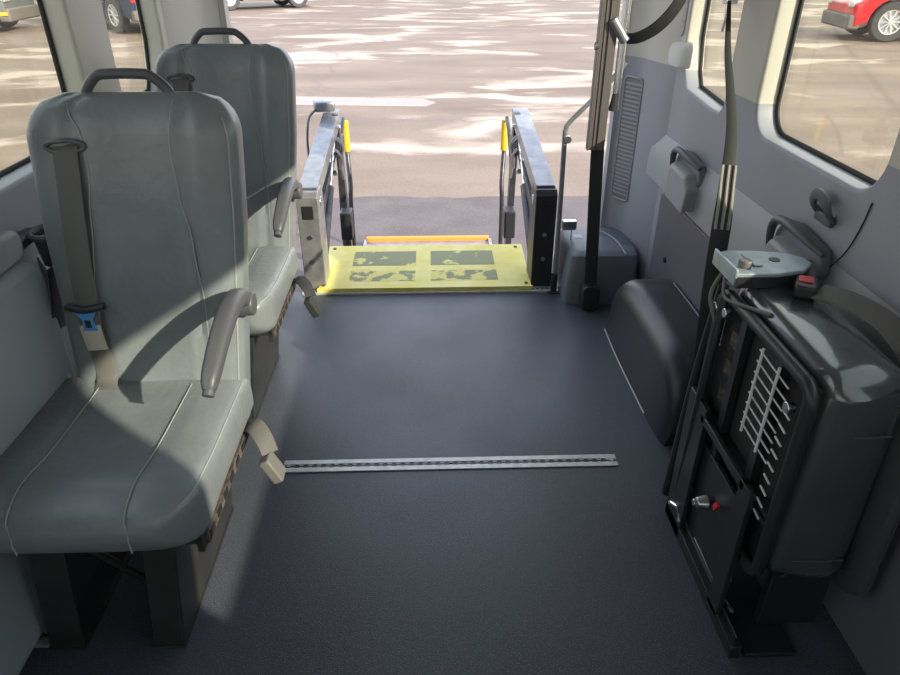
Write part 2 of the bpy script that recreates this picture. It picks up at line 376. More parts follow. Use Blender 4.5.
vent('tall narrow slotted air vent low in the right rear corner pillar', .8265, 2.785, 2.885, .36, .86, 30, 1, .50)
vent('slotted air vent high on the right wall beside the small rear window', .897, 2.56, 2.66, 1.04, 1.45, 22, 1, .1)
vent('slotted air vent high on the left wall behind the small rear window', -.897, 2.60, 2.72, 1.06, 1.45, 22, -1, -.1)
# moulded bulge below the upper right vent
bm = B(); loft(bm, [[(.91 - d, 2.57 + u, v) for u, v in rrect(-w_ / 2, w_ / 2, .94, .94 + h, .02)] for d, w_, h in ((0, .20, .085), (.02, .17, .075), (.03, .12, .06))])
tag(obj('bolt_cover', bm, 'headliner', bevel=.006), 'pale moulded cover bulging from the right wall just below the upper vent', 'cover')

# ---------------------------------------------------------------- moulded handles and hook on the right wall
def pocket(label, y, z):
    t = thing('wall_handle', label, 'handle', (.880, y, z), 0, None)
    bm = B(); prism(bm, [(.105, -.07), (.108, .0), (.08, .038), (.03, .045), (-.10, .03), (-.12, -.02), (-.10, -.09)], 'x', -.012, .014); obj('recess', bm, 'wall_recess', t, bevel=.006)  # dark plate paints the shadow inside the handle recess
    bm = B(); tube(bm, [(-.010, .108, -.08), (-.022, .110, -.02), (-.028, .092, .030), (-.030, .04, .046), (-.026, -.05, .038), (-.012, -.115, .024)], [.006, .011, .011, .007], k=5, n=12); obj('rim', bm, 'plastic_grey', t)  # dark tube draws the shadow line along the recess arch
    bm = B(); loft(bm, [[(x, u + du, v + dv) for u, v in ((.075, -.11), (.078, -.012), (.06, .006), (-.085, .0), (-.12, -.04), (-.11, -.12))] for x, du, dv in ((.01, 0, 0), (-.03, 0, 0), (-.05, -.008, -.010))]); obj('grip', bm, 'wall_lower', t, bevel=.008)
pocket('grey moulded grab handle recess on the right wall nearer the rear corner', 2.24, .665)
pocket('grey moulded grab handle recess on the right wall behind the folded seat', 1.475, .69)
hk = thing('coat_hook', 'small dark grey loop hook on the right wall under the large window', 'hook', (.897, 1.44, .80))
bm = B(); P = [(.0, .030, -.024), (-.018, .034, .0), (-.024, .018, .024), (-.026, -.010, .026), (-.024, -.032, .010), (-.014, -.034, -.012), (.0, -.030, -.024)]; tube(bm, P, 1, k=5, n=12, sec=(.013, .005, 4), up=(1, 0, 0)); obj('loop', bm, 'plastic_grey', hk)
bm = B(); box(bm, -.008, .003, -.036, .036, -.040, -.016); obj('base_plate', bm, 'plastic_grey', hk, bevel=.004)
# joint line in the liner
bm = B(); tube(bm, [(.898, 1.30, .855), (.898, 1.31, .80), (.897, 1.33, .74), (.892, 1.36, .69), (.887, 1.39, .665)], .0016, k=5, n=6); struct(obj('trim_7', bm, 'rubber'))

# ---------------------------------------------------------------- bus seats
W2, SH = .20, .60          # backrest half width, height
def back_w(z):
    t = max(0, min(1, (z - .33) / .73)); w_ = .183 + .022 * min(1, t / .65)
    if t > .885: w_ -= .075 * (1 - math.sqrt(max(0., 1 - ((t - .885) / .115) ** 2)))
    return w_
def back_c(z): return 1.335 + (z - .42) * .10          # centre plane leans back (away from the sitter)
def back_x(z): return .012 - .045 * (1 - max(0, min(1, (z - .33) / .73)))
def back_d(z):
    t = (z - .33) / .73; d = .055
    if t > .90: d *= math.sqrt(max(.02, 1 - ((t - .90) / .10) ** 2))
    if t < .05: d *= .8 + 4 * t
    return d
def front_y(x, z):
    w_, d = back_w(z), back_d(z); q = min(.999, abs(x) / w_)
    y = back_c(z) - d * (1 - q ** 4.2) ** (1 / 4.2)
    for sx in (-.105, .108): y += .006 * math.exp(-((x - sx) / .006) ** 2)
    y += .012 * math.exp(-(x / .085) ** 4)            # sitter's hollow between bolsters
    return y
def bus_seat(label):
    t = thing('passenger_seat', label, 'seat', (-.59, 1.10, 0), 0, 'grey passenger seats along the left wall')
    O = Vector((0, -1.10, 0))
    # backrest
    bm = B(); R = []; nz = 60
    for i in range(nz + 1):
        z = .33 + .73 * i / nz; ww, d, c = back_w(z), back_d(z), back_c(z); ring = []
        n = 88
        for j in range(n):
            th = 2 * PI * j / n; cx, sy = math.cos(th), math.sin(th); e = 2 / 4.2
            x = math.copysign(abs(cx) ** e, cx) * ww; y = math.copysign(abs(sy) ** e, sy) * d
            if sy < 0:
                k = min(1, abs(sy) * 1.5)
                y += k * (.008 * math.exp(-((x + .105) / .012) ** 2) + .008 * math.exp(-((x - .108) / .012) ** 2) + .010 * math.exp(-(x / .085) ** 4))
            ring.append((x + back_x(z), c + y - 1.10, z))
        R.append(ring)
    loft(bm, R); bk = obj('backrest', bm, 'leather', t)
    # seams
    for sx in (-1, 1):
        pts = []
        for i in range(26):
            z = .445 + (1.050 - .445) * i / 25; f = i / 25
            L_ = ((0, -.115), (.35, -.108), (.62, -.094), (.80, -.082), (.90, -.086), (1, -.118)) if sx < 0 else ((0, .122), (.3, .120), (.55, .106), (.72, .088), (.85, .080), (1, .086))
            for (fa, xa), (fb, xb) in zip(L_, L_[1:]):
                if fa <= f <= fb: q_ = (f - fa) / (fb - fa); q_ = q_ * q_ * (3 - 2 * q_); x = xa + (xb - xa) * q_
            w_, d = back_w(z), back_d(z); q = min(.99, abs(x) / w_)
            pts.append((x, back_c(z) - d * (1 - q ** 4.2) ** (1 / 4.2) + .0045 - 1.10, z)); pts[-1] = (x + back_x(z), *pts[-1][1:])
        b_ = B(); tube(b_, pts, .0016, n=6); obj('seam', b_, 'thread', bk)
    pts = []
    for i in range(40):   # side piping
        z = .42 + .60 * i / 39; w_, d = back_w(z), back_d(z); q = .93
        pts.append((w_ * q + back_x(z), back_c(z) - d * (1 - q ** 4.2) ** (1 / 4.2) - 1.1005, z))
    b_ = B(); tube(b_, pts, .002, n=6); obj('piping', b_, 'thread', bk)
    # cushion: rings across x-z marched along y
    bm = B(); R = []; ny = 44
    y0, y1 = .866, 1.315
    for i in range(ny + 1):
        y = y0 + (y1 - y0) * i / ny; f = (y - y0) / .085
        k = math.sqrt(max(.01, 1 - (1 - min(1, f)) ** 2))
        hw = .215 - .055 * (1 - min(1, f * 1.0)) ** 2.2; zc = .405 + .012 * (1 - k); hz = (.060 + .012 * math.exp(-((y - .935) / .08) ** 2)) * (.35 + .65 * k)
        if i == 0: hw *= .97; hz *= .72
        ring = []; n = 72
        for j in range(n):
            th = 2 * PI * j / n; cx, sy = math.cos(th), math.sin(th); e = 2 / 5.
            x = math.copysign(abs(cx) ** e, cx) * hw; z = math.copysign(abs(sy) ** e, sy) * hz
            if sy > 0:
                kk = min(1, sy * 1.5); z += kk * (-.005 * math.exp(-((x + .10) / .010) ** 2) - .005 * math.exp(-((x - .10) / .010) ** 2) - .008 * math.exp(-(x / .085) ** 4) * min(1, (y - y0) / .2))
            ring.append((x - .045, y - 1.10, zc + z))
        R.append(ring)
    loft(bm, R); cu = obj('seat_cushion', bm, 'leather', t)
    for sx in (-1, 1):
        pts = []
        for i in range(40):
            a = i / 39
            if a > .3:
                y = .907 + (1.27 - .907) * (a - .3) / .7
            else: y = .867 + .04 * (a / .3) ** 2
            f = (y - y0) / .085; k = math.sqrt(max(.01, 1 - (1 - min(1, f)) ** 2)); hz = (.060 + .012 * math.exp(-((y - .935) / .08) ** 2)) * (.35 + .65 * k); zc = .405 + .012 * (1 - k)
            z = zc + hz * .985 - .0005 if a > .0 else zc
            pts.append((sx * .10 - .045, y - 1.10, z))
        pts = [(sx * .10 - .045, .8645 - 1.10, .375), (sx * .10 - .045, .8625 - 1.10, .40)] + pts
        b_ = B(); tube(b_, pts, .0015, n=6); obj('seam', b_, 'thread', cu)
    pts = []
    for i in range(30):
        y = .896 + (1.29 - .896) * i / 29; f = (y - y0) / .085; hw = .215 - .055 * (1 - min(1, f)) ** 2.2; k = math.sqrt(max(.01, 1 - (1 - min(1, f)) ** 2)); hz = (.060 + .012 * math.exp(-((y - .935) / .08) ** 2)) * (.35 + .65 * k)
        q = .95; pts.append((hw * q - .045, y - 1.10, .405 + .012 * (1 - k) + hz * (1 - q ** 5) ** .2 + .0006))
    b_ = B(); tube(b_, pts, .0018, n=6); obj('piping', b_, 'thread', cu)
    # frame under the cushion
    bm = B(); box(bm, -.156, .156, -.18, .20, .335, .350)
    for sx in (-1, 1): box(bm, sx * .150 - .006, sx * .150 + .006, -.18, .20, .315, .352)
    fr = obj('seat_frame', bm, 'pedestal', t)
    bm = B(); box(bm, .155, .161, -.16, .19, .318, .345)
    fs = obj('side_strip', bm, 'rust', t); fs['label'] = 'rusty perforated metal strip'
    for i in range(7): bm = B(); box(bm, .1605, .163, -.15 + i * .05, -.125 + i * .05, .324, .339); obj('slot', bm, 'black', fs, smooth=False)
    # pedestal legs: folded sheet with a front flange and a long side plate
    for sx, x0, x1 in ((1, -.016, .049), (-1, -.235, -.165)):
        bm = B(); box(bm, x0, x1, -.15, -.144, 0, .335)
        xs = x1 if sx > 0 else x0
        box(bm, xs - .006 if sx > 0 else xs, xs if sx > 0 else xs + .006, -.15, .26, 0, .335)
        box(bm, x0, x1, .254, .26, 0, .335); box(bm, x0 - .005, x1 + .005, -.155, .265, 0, .006)
        [setattr(v.co, 'x', v.co.x + .13 * v.co.z) for v in bm.verts]; obj('leg', bm, 'pedestal', t, bevel=.0015)
    bm = B(); cyl(bm, (-.20, -.10, .33), (-.02, -.02, .02), .008); cyl(bm, (-.16, -.05, .02), (.02, -.05, .32), .006); obj('brace', bm, 'pedestal', t)
    # grab handle
    bm = B(); zt = 1.035
    y = back_c(zt) - 1.10 + .01
    tube(bm, [(-.082, y, zt - .03), (-.080, y, zt + .02), (-.055, y, zt + .052), (-.03, y, zt + .058), (.03, y, zt + .058), (.055, y, zt + .052), (.084, y, zt + .02), (.088, y, zt - .03)], .010, k=5, n=12)
    box(bm, -.09, .095, y - .008, y + .008, zt + .004, zt + .022)
    obj('grab_handle', bm, 'plastic_grey', t)
    # armrest on the aisle side
    bm = B(); P = [(.190, .215, .640), (.190, .175, .674), (.190, .11, .684), (.190, .03, .668), (.187, -.05, .630), (.186, -.074, .610)]
    tube(bm, P, [.7, .9, .95, .9, .8, .55], k=7, n=18, sec=(.021, .021, 3), up=(0, 0, 1)); ar = obj('armrest', bm, 'plastic_grey', t)
    bm = B(); cyl(bm, (.165, .212, .640), (.210, .212, .640), .026, n=24); obj('pivot', bm, 'plastic_grey', ar, bevel=.005)
    bm = B(); tube(bm, [(.186, -.070, .612), (.185, -.082, .602)], .011, n=10); obj('cap', bm, 'plastic_grey', ar)
    # shoulder belt
    def fy(x, z, o=.004): return front_y(x, z) - 1.10 - o
    bx = -.112
    bm = B(); zz = .972; P = [(bx + .037 * math.cos(a), fy(bx + .037 * math.cos(a), zz, .003), zz + .011 * math.sin(a)) for a in [2 * PI * i / 24 for i in range(25)]]
    tube(bm, P, .0045, n=8); obj('belt_guide', bm, 'plastic_grey', t)
    pts = [(bx, fy(bx, .974, -.006), .975)]
    for i in range(9): z = .962 - i * (.962 - .645) / 8; pts.append((bx - .028 * i / 8, fy(bx, z, .006 + .006 * math.sin(i / 8 * PI)), z))
    bm = B(); strap(bm, pts, .047, .0015, (1, 0, 0)); bl = obj('seat_belt', bm, 'webbing', t)
    bm = B(); x = bx - .028; tube(bm, [(x - .040, fy(x - .02, .645, .014), .645), (x, fy(x, .643, .02), .642), (x + .042, fy(x, .648, .016), .650)], .0075, n=10, k=4); obj('belt_stop', bm, 'black', t)
    bm = B(); x = bx - .028; yy = fy(x, .62, .02)
    sheet_pts = [(x - .024, .640), (x + .024, .640), (x + .012, .620), (x + .017, .594), (x - .013, .594), (x - .010, .620)]
    prism(bm, sheet_pts, 'y', yy, yy + .004); lt = obj('latch_plate', bm, 'blue', t, bevel=.001); lt['label'] = 'bright blue latch plate'
    bm = B(); box(bm, x - .005, x + .007, yy - .001, yy + .0005, .602, .620); obj('slot', bm, 'black', lt)
    bm = B(); strap(bm, [(x, yy + .005, .605), (x + .001, fy(x, .58, .012), .58), (x + .003, fy(x, .55, .009), .545)], .045, .002, (1, 0, 0)); wl = obj('belt_label', bm, 'webbing_pale', t); wl['label'] = 'pale tag on the belt, sunlit look put into its colour'  # paler webbing, sunlit look painted into this piece
    bm = B(); strap(bm, [(x, yy + .008, .63), (x + .003, fy(x, .55, .003), .55), (x + .006, fy(x, .48, .003), .478), (x + .010, .155, .462)], .046, .0015, (1, 0, 0)); obj('lap_belt', bm, 'webbing', t)
    # strap hanging down behind the seat to the wall side
    bm = B(); strap(bm, [(-.225, .265, .71), (-.24, .265, .62), (-.262, .25, .52), (-.25, .23, .40), (-.22, .21, .33)], .046, .0015, (0, 1, 0)); obj('rear_belt', bm, 'webbing_dark', t)
    # buckle on the aisle side
    bm = B(); strap(bm, [(.160, .165, .350), (.185, .145, .362), (.210, .115, .350), (.225, .095, .325)], .042, .002, (.4, .8, 0.2)); obj('buckle_strap', bm, 'webbing', t)
    bm = B(); box(bm, .216, .242, .060, .104, .262, .328, ('Y', -.45)); bu = obj('buckle', bm, 'buckle', t, bevel=.005)
    return t
s1 = bus_seat('grey vinyl seat nearest the camera on the left, blue belt latch on its backrest')
s2 = copy_tree(s1); s2.location = (-.615, 1.10 + .79, 0)
s2['label'] = 'grey vinyl seat farther back on the left, beside the wheelchair lift'
for ch in s2.children:
    if ch.name.startswith('buckle'):
        ch.data = ch.data.copy(); ch.data.materials[0] = M['webbing_dark']
        if 'strap' not in ch.name: ch['label'] = 'dark grey belt buckle'

# dark cup holder on the left wall
ch = thing('cup_holder', 'dark grey round cup holder on the left wall behind the near seat', 'cup holder', (-.865, 1.43, .765))
bm = B(); P = [(.038 * math.cos(2 * PI * i / 24) + .03, .045 * math.sin(2 * PI * i / 24), .0) for i in range(25)]; tube(bm, P, .007, n=8); obj('rim', bm, 'plastic_grey', ch)
bm = B(); cyl(bm, (.03, 0, 0), (.03, 0, -.07), .037, .030, n=24, cap=False); cyl(bm, (.03, 0, -.07), (.03, 0, -.072), .030, n=24); obj('cup', bm, 'plastic_grey', ch)
bm = B(); box(bm, -.03, .0, -.10, .02, -.02, .004); obj('mount', bm, 'plastic_grey', ch, bevel=.006)

# ---------------------------------------------------------------- floor tracks
def track(label, x0, x1, y, w_=.050):
    t = thing('floor_track', label, 'rail', ((x0 + x1) / 2, y, 0), 0); h = (x1 - x0) / 2
    bm = B(); box(bm, -h, h, -w_ / 2, -w_ * .16, 0, .004); box(bm, -h, h, w_ * .16, w_ / 2, 0, .004); box(bm, -h, h, -w_ / 2, w_ / 2, 0, .0015); obj('rail', bm, 'alu', t, smooth=False)
    bm = B(); n = int(2 * h / .025)
    for i in range(n):
        x = -h + (i + .5) * 2 * h / n; cyl(bm, (x, 0, .0015), (x, 0, .0022), .0085, n=12); box(bm, x - h / n, x + h / n, -.003, .003, .0015, .0021)
    obj('slots', bm, 'black', t)
    for sx in (-1, 1):
        bm = B(); cyl(bm, (sx * (h - .015), 0, .002), (sx * (h - .015), 0, .0055), .006, n=12); obj('screw', bm, 'steel', t)
track('silver slotted floor track lying across the middle of the dark floor', -.435, .536, 1.527)
track('short piece of silver floor track under the left wall beside the near seat', -.94 + .06, -.795, .985, .06)

# ---------------------------------------------------------------- wheel housing cover and corner box
wh = thing('wheel_cover', 'rounded glossy black wheel housing cover on the floor at the right wall', 'cover', (.79, 1.95, 0))
bm = B(); R = []
for i in range(33):
    y = -.36 + .76 * i / 32; f = (y - .02) / .38
    k = (1 - abs(f) ** 5) ** .5 if abs(f) < 1 else 0
    k = max(k, .05); h = .275 * (.25 + .75 * k) if f < 0 else .275 * (.12 + .88 * k)
    hw = .11 * (.85 + .15 * k); ring = [(.077, y, .0), (-hw, y, .0)]
    for j in range(13):
        a = PI - PI / 2 * j / 12; r = min(.07, h * .5); ring.append((-hw + r + .012 + r * math.cos(a), y, h - r + r * math.sin(a)))
    ring.append((.077, y, h)); R.append(ring)
loft(bm, R); wc_ = obj('shell', bm, 'black_cover', wh)
bm = B(); tube(bm, [(-.11, -.20, .004), (-.113, .0, .004), (-.113, .20, .004), (-.108, .36, .004)], .0028, n=6, k=4); obj('sealant_bead', bm, 'wheel_seam', wh)['label'] = 'pale bead of sealant along the floor'
bm = B(); tube(bm, [(.070, .20, .277), (.072, .0, .277), (.072, -.3, .275)], .0035, n=6, k=4); obj('edge_trim', bm, 'plastic_grey', wh)
cb = thing('corner_box', 'blue-grey plastic box on the floor in the right rear corner', 'box', (.725, 2.72, 0))
bm = B(); R = []
for z, k in ((0, 0), (.06, .0), (.17, .012), (.205, .02), (.215, .032), (.218, .05)):
    R.append([(u, v, z) for u, v in rrect(-.165 + k, .14 - k * .2, -.185 + k * 1.5, .16 - k * .3, .03)])
loft(bm, R); obj('shell', bm, 'plastic_grey', cb).data.materials[0] = mat('box_plastic', (.135, .155, .185), .45, bump=.2, bscale=250)
bm = B(); box(bm, -.10, -.065, .02, .055, .2175, .219); obj('sticker', bm, 'paper', cb)
bm = B(); tube(bm, [(.08, -.155, .214), (.07, .0, .2195), (.02, .11, .219)], .004, n=6, k=4); obj('ridge', bm, 'wall_lower', cb)
bm = B(); box(bm, -.16, -.10, .0, .03, .26, .30); box(bm, -.12, -.115, .01, .02, .21, .28); obj('latch', bm, 'chrome', cb, bevel=.003)

# ---------------------------------------------------------------- restraint straps and belts at the right
rs = thing('restraint_strap', 'dark vertical shoulder strap at the right side of the rear opening', 'strap', (.655, 2.50, 0))
bm = B(); box(bm, -.040, -.010, -.014, .014, .66, 1.72); box(bm, -.066, -.036, -.009, .010, .66, 1.72); box(bm, -.074, -.066, -.014, .014, .66, 1.72); box(bm, -.055, -.051, -.012, .0, .66, 1.72)
ru = obj('upper_rail', bm, 'lift_paint', rs, bevel=.003); ru['label'] = 'ribbed light grey upper rail'; ru.data.materials[0] = mat('rail_grey', (.12, .105, .11), .5, .2)
bm = B(); box(bm, -.064, -.004, -.020, .020, 1.70, 1.92); obj('ceiling_bracket', bm, 'lift_paint', rs, bevel=.004)
bm = B(); strap(bm, [(-.030, .004, .66), (-.020, 0, .45), (-.008, 0, .25), (.0, 0, .10)], .050, .003, (1, 0, 0)); obj('webbing', bm, 'webbing_dark', rs)
bm = B(); prism(bm, rrect(-.036, .036, .0, .115, .025), 'y', -.035, .03); obj('retractor', bm, 'black', rs, bevel=.006)
bm = B(); cyl(bm, (-.03, -.012, 1.10), (.02, -.02, 1.03), .017, n=16); obj('swivel', bm, 'lift_paint', rs, bevel=.004)
bm = B(); cyl(bm, (.005, -.006, .86), (.005, -.006, 1.04), .006, n=12); cyl(bm, (.022, 0, .80), (.024, 0, 1.3), .008); obj('release_rod', bm, 'chrome', rs)
bm = B(); cyl(bm, (.006, -.006, .80), (.010, -.006, .86), .016, .010, n=14); obj('rod_knob', bm, 'black', rs)
bm = B(); cyl(bm, (-.080, -.005, 1.015), (-.068, -.005, 1.015), .013, n=16); obj('button', bm, 'plastic_grey', rs)
lb = thing('slack_belt', 'black belt loop curving up from the rear strap over the right wall', 'strap', (.67, 2.49, 1.04))
bm = B(); strap(bm, [(.0, 0, 0), (.04, -.02, .003), (.09, -.05, .035), (.13, -.08, .09), (.155, -.10, .16), (.165, -.11, .26), (.17, -.11, .45), (.15, -.10, .70), (.12, -.08, .86)], .050, .003, (-.5, -.5, .75)); obj('webbing', bm, 'webbing_dark', lb)
hb = thing('shoulder_belt', 'long black seat belt hanging from the right window pillar behind the folded seat', 'seat belt', (.70, 1.52, 0))
P = [(.145, .565, 1.19), (.10, .40, 1.07), (.045, .16, .93), (.008, .04, .82), (-.002, .0, .74), (-.004, -.02, .60), (.002, -.03, .47), (.03, -.01, .25), (.06, -.02, .03)]
PS = smooth_path(P, 6); bm = B()
n = len(PS); rr = [min(.86, .16 + .70 * i / (n * .50)) for i in range(n)]
tube(bm, PS, rr, n=8, sec=(.0022, .026, 6), up=(1, -.25, 0)); wb_ = obj('webbing', bm, 'webbing_dark', hb)
bm = B(); box(bm, .13, .165, .55, .575, 1.17, 1.22); cyl(bm, (.147, .555, 1.235), (.175, .60, 1.235), .015); tube(bm, [(.135, .553, 1.19), (.14, .553, 1.14), (.137, .553, 1.10)], .004, n=8); obj('anchor', bm, 'chrome', hb, bevel=.003)
bm = B()
for dx in (-.0145, 0, .0145): tube(bm, [(p.x + dx * .97, p.y - .0030 - dx * .25, p.z) for p in PS if .70 < p.z < .86], .0038, n=6)  # pale ridges imitate the sunlit stretch of webbing
obj('sunlight_stripes', bm, 'stripe', hb)['label'] = 'pale stripes painted as sunlight on the belt'
bm = B(); box(bm, .035, .085, -.04, .0, 0, .05); obj('floor_anchor', bm, 'black', hb, bevel=.004)

# bent grab rail near the right side of the opening
gr = thing('entry_rail', 'thin bent grey hand rail beside the right arm of the lift', 'rail', (.535, 2.66, 0))
bm = B(); tube(bm, [(.0, 0, .07), (.0, 0, .35), (-.005, 0, .66), (-.003, 0, .70), (.012, 0, .73), (.12, -.0, .84), (.20, 0, .94)], .010, n=12, k=4); obj('tube', bm, 'lift_paint', gr)
bm = B(); cyl(bm, (.0, 0, 0), (.0, 0, .09), .014); cyl(bm, (0, 0, 0), (0, 0, .006), .026); obj('foot', bm, 'lift_dark', gr)
bm = B(); cyl(bm, (.006, -.014, .66), (.006, .014, .66), .014, n=12); obj('clamp', bm, 'steel', gr)

# ---------------------------------------------------------------- wheelchair lift
lf = thing('wheelchair_lift', 'folding wheelchair lift with a yellow bridge plate in the open rear doorway', 'wheelchair lift', (-.02, 2.72, 0))
bm = B(); prism(bm, [(-.470, -.05), (.460, -.05), (.475, .44), (-.480, .44)], 'z', .014, .024)
bp_ = obj('bridge_plate', bm, 'bridge', lf, bevel=.002)
bm = B(); box(bm, -.475, .465, -.055, -.045, .0, .026); obj('front_lip', bm, 'bridge', bp_)
for x0, x1 in ((-.345, -.05), (.02, .32)):
    for y0, y1 in ((.02, .13), (.19, .36)):
        bm = B(); box(bm, x0, x1, y0, y1, .024, .0246); obj('grit_panel', bm, 'grip' if y0 > .1 else 'grip_worn', bp_, smooth=False)
for x in (-.45, .44):
    for y in (-.02, .40):
        bm = B(); cyl(bm, (x, y, .024), (x, y, .028), .008, n=12); obj('rivet', bm, 'rust', bp_)
for s in (-1, 1):
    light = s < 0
    mp = 'lift_paint' if light else 'lift_black'  # left tower gets the paler paint, sunlight put into its colour
    X = .505 if s > 0 else -.485
    # tower
    bm = B(); xi, xo = X - s * .045, X + s * .045
    prism(bm, [(-.02, 0), (.13, 0), (.13, .40), (.10, .44), (.0, .44), (-.02, .42)], 'x', min(xi, xo), max(xi, xo))
    tw = obj('tower', bm, mp, lf, bevel=.004); tw['label'] = 'left tower, sunlight put in as paler grey' if light else 'black right tower'
    bm = B(); cyl(bm, (X - s * .048, .06, .38), (X + s * .048, .06, .38), .022, n=20); obj('pivot_pin', bm, 'steel', tw, bevel=.002)
    bm = B(); box(bm, X - .022, X + .022, -.024, -.018, .33, .385); obj('opening', bm, 'black', tw)
    for zz in (.14, .25):
        bm = B(); cyl(bm, (X, -.026, zz), (X, -.018, zz), .009, n=12); obj('bolt', bm, 'steel', tw)
    # upper arm: a channel with a wide top flange, rising outward
    def bar(bm, a, b, hx, hz, c=0):
        a, b = Vector(a), Vector(b); d = (b - a).normalized(); u = Vector((1, 0, 0)).cross(d).normalized()
        if u.z < 0: u = -u
        V = [bm.verts.new(p + Vector((sx * hx, 0, 0)) + u * sz * hz) for p in (a, b) for sx, sz in ((-1, -1), (1, -1), (1, 1), (-1, 1))]
        for f in ((0, 1, 2, 3), (4, 5, 6, 7), (0, 1, 5, 4), (1, 2, 6, 5), (2, 3, 7, 6), (3, 0, 4, 7)): bm.faces.new([V[i] for i in f])
    bm = B(); bar(bm, (X, .03, .445), (X * .985, .92, .585), .040, .004); bar(bm, (X + s * .037, .03, .41), (X * .985 + s * .037, .92, .55), .003, .038); bar(bm, (X - s * .037, .03, .415), (X * .985 - s * .037, .92, .555), .003, .03)
    ua = obj('upper_arm', bm, 'lift_paint', lf, bevel=.0015); ua['label'] = 'channel arm with a bare metal top'
    bm = B(); bar(bm, (X - s * .01, .06, .24), (X - s * .01, .90, .42), .014, .026); obj('lower_arm', bm, 'lift_dark', lf, bevel=.003)
    bm = B(); cyl(bm, (X - s * .02, .08, .06), (X - s * .02, .50, .30), .022, n=16); la = obj('cylinder', bm, 'lift_dark', lf)
    bm = B(); cyl(bm, (X - s * .02, .48, .29), (X - s * .02, .86, .51), .010, n=12); obj('piston_rod', bm, 'chrome', la)
    # hanging arm to the platform
    bm = B(); bar(bm, (X - s * .03, .86, .58), (X - s * .05, .93, -.62), .016, .035); bar(bm, (X - s * .03, .80, .42), (X - s * .03, .98, .42), .02, .03); obj('drop_arm', bm, 'lift_dark', lf, bevel=.003)
    bm = B(); box(bm, X - s * .06 - .03, X - s * .06 + .03, .70, .80, -.05, .10); obj('link_block', bm, 'lift_black', lf, bevel=.006)
    bm = B(); tube(bm, [(X - s * .055, .66, .50), (X - s * .07, .72, .44), (X - s * .05, .76, .36), (X - s * .06, .78, .26)], .009, k=5, n=8); tube(bm, [(X - s * .05, .60, .46), (X - s * .065, .68, .40), (X - s * .05, .72, .33)], .006, k=5, n=8); obj('hose', bm, 'steel', lf)
    for yy, zz in ((.80, .52), (.55, .36), (.78, .40)):
        bm = B(); cyl(bm, (X - s * .035, yy, zz), (X - s * .058, yy, zz), .014, n=12); obj('bolt', bm, 'chrome', lf, bevel=.002)
    # hand rail with yellow grip
    HX = s * .475
    bm = B(); tube(bm, [(HX + s * .012, 1.50, .40), (HX + s * .012, 1.50, .24), (HX - s * .004, 1.42, .04), (HX, 1.40, -.10), (HX, 1.40, -.62)], .014, k=5, n=12); hr = obj('hand_rail', bm, 'lift_dark', lf)
    bm = B(); tube(bm, [(HX + s * .01, 1.50, .22), (HX + s * .012, 1.50, .405)], .021, n=14); hg = obj('rail_grip', bm, 'yellow', hr, bevel=.004); hg['label'] = 'yellow sleeve at the tip of the hand rail'
    bm = B(); tube(bm, [(HX + s * .03, 1.20, -.62), (HX + s * .03, 1.20, .10), (HX + s * .02, 1.30, .34), (HX + s * .02, 1.48, .42)], .012, k=5, n=12); obj('rail_brace', bm, 'lift_dark', lf)
# platform lowered to the ground behind the van
bm = B(); box(bm, -.47, .47, .95, 2.21, -.68, -.655); box(bm, -.49, -.465, .95, 2.21, -.69, -.64); box(bm, .465, .49, .95, 2.21, -.69, -.64)
pf = obj('platform', bm, 'lift_paint', lf, bevel=.003)
bm = B(); box(bm, -.475, .475, 2.20, 2.24, -.70, -.625); obj('roll_stop', bm, 'orange', pf, bevel=.006)['label'] = 'orange roll stop along the outer edge'
# controller on the left arm
bm = B(); box(bm, -.56, -.455, .80, .90, .595, .645, ('Z', .2)); ct = obj('control_box', bm, 'lift_paint', lf, bevel=.012)
bm = B(); tube(bm, [(-.54, .80, .61), (-.57, .74, .58), (-.575, .66, .50), (-.56, .56, .40), (-.55, .46, .36)], .006, k=5, n=8); obj('control_cable', bm, 'black', ct)

# ---------------------------------------------------------------- folded flip-up seat on the right
fs = thing('folding_seat', 'black vinyl flip-up seat folded on its side against the right wall', 'seat', (.70, 1.12, 0))
def fbox_cushion(x0, x1, y0, y1, z0, z1, bulge=.02, r=.045, m='leather_dark', lean=0., dent=0.):
    bm = B(); R = []; ns = 18
    for i in range(ns + 1):
        f = i / ns; x = x0 + (x1 - x0) * f
        k = math.sqrt(max(0, 1 - max(0, (f - .72) / .28) ** 2)); k0 = math.sqrt(max(0, 1 - max(0, (.12 - f) / .12) ** 2))
        g = -bulge * (1 - min(k, k0)) + .006 * math.sin(f * PI)
        ring = []
        for u, v in rrect(y0 - g, y1 + g, z0 - g, z1 + g, r, 8):
            wv = dent * math.sin(u * 31 + v * 17) * math.sin(v * 23 - x * 40)
            ring.append((x + lean * (v - z0) + wv * .4, u + wv * (1 if abs(v - z1) > .03 else .2), v + wv * .6))
        R.append(ring)
    loft(bm, R); return bm
cu_ = obj('seat_cushion', fbox_cushion(-.035, .122, -.20, .205, .19, .680, dent=.009), 'leather_dark', fs)
for z in (.565, .26):
    bm = B(); tube(bm, [(.0, -.2075, z), (.06, -.211, z), (.10, -.209, z)], .0016, n=6); obj('seam', bm, 'plastic_grey', cu_)
obj('back_cushion', fbox_cushion(.124, .160, -.24, .22, .16, .60, bulge=.03, r=.07, lean=-.02), 'leather_dark', fs)
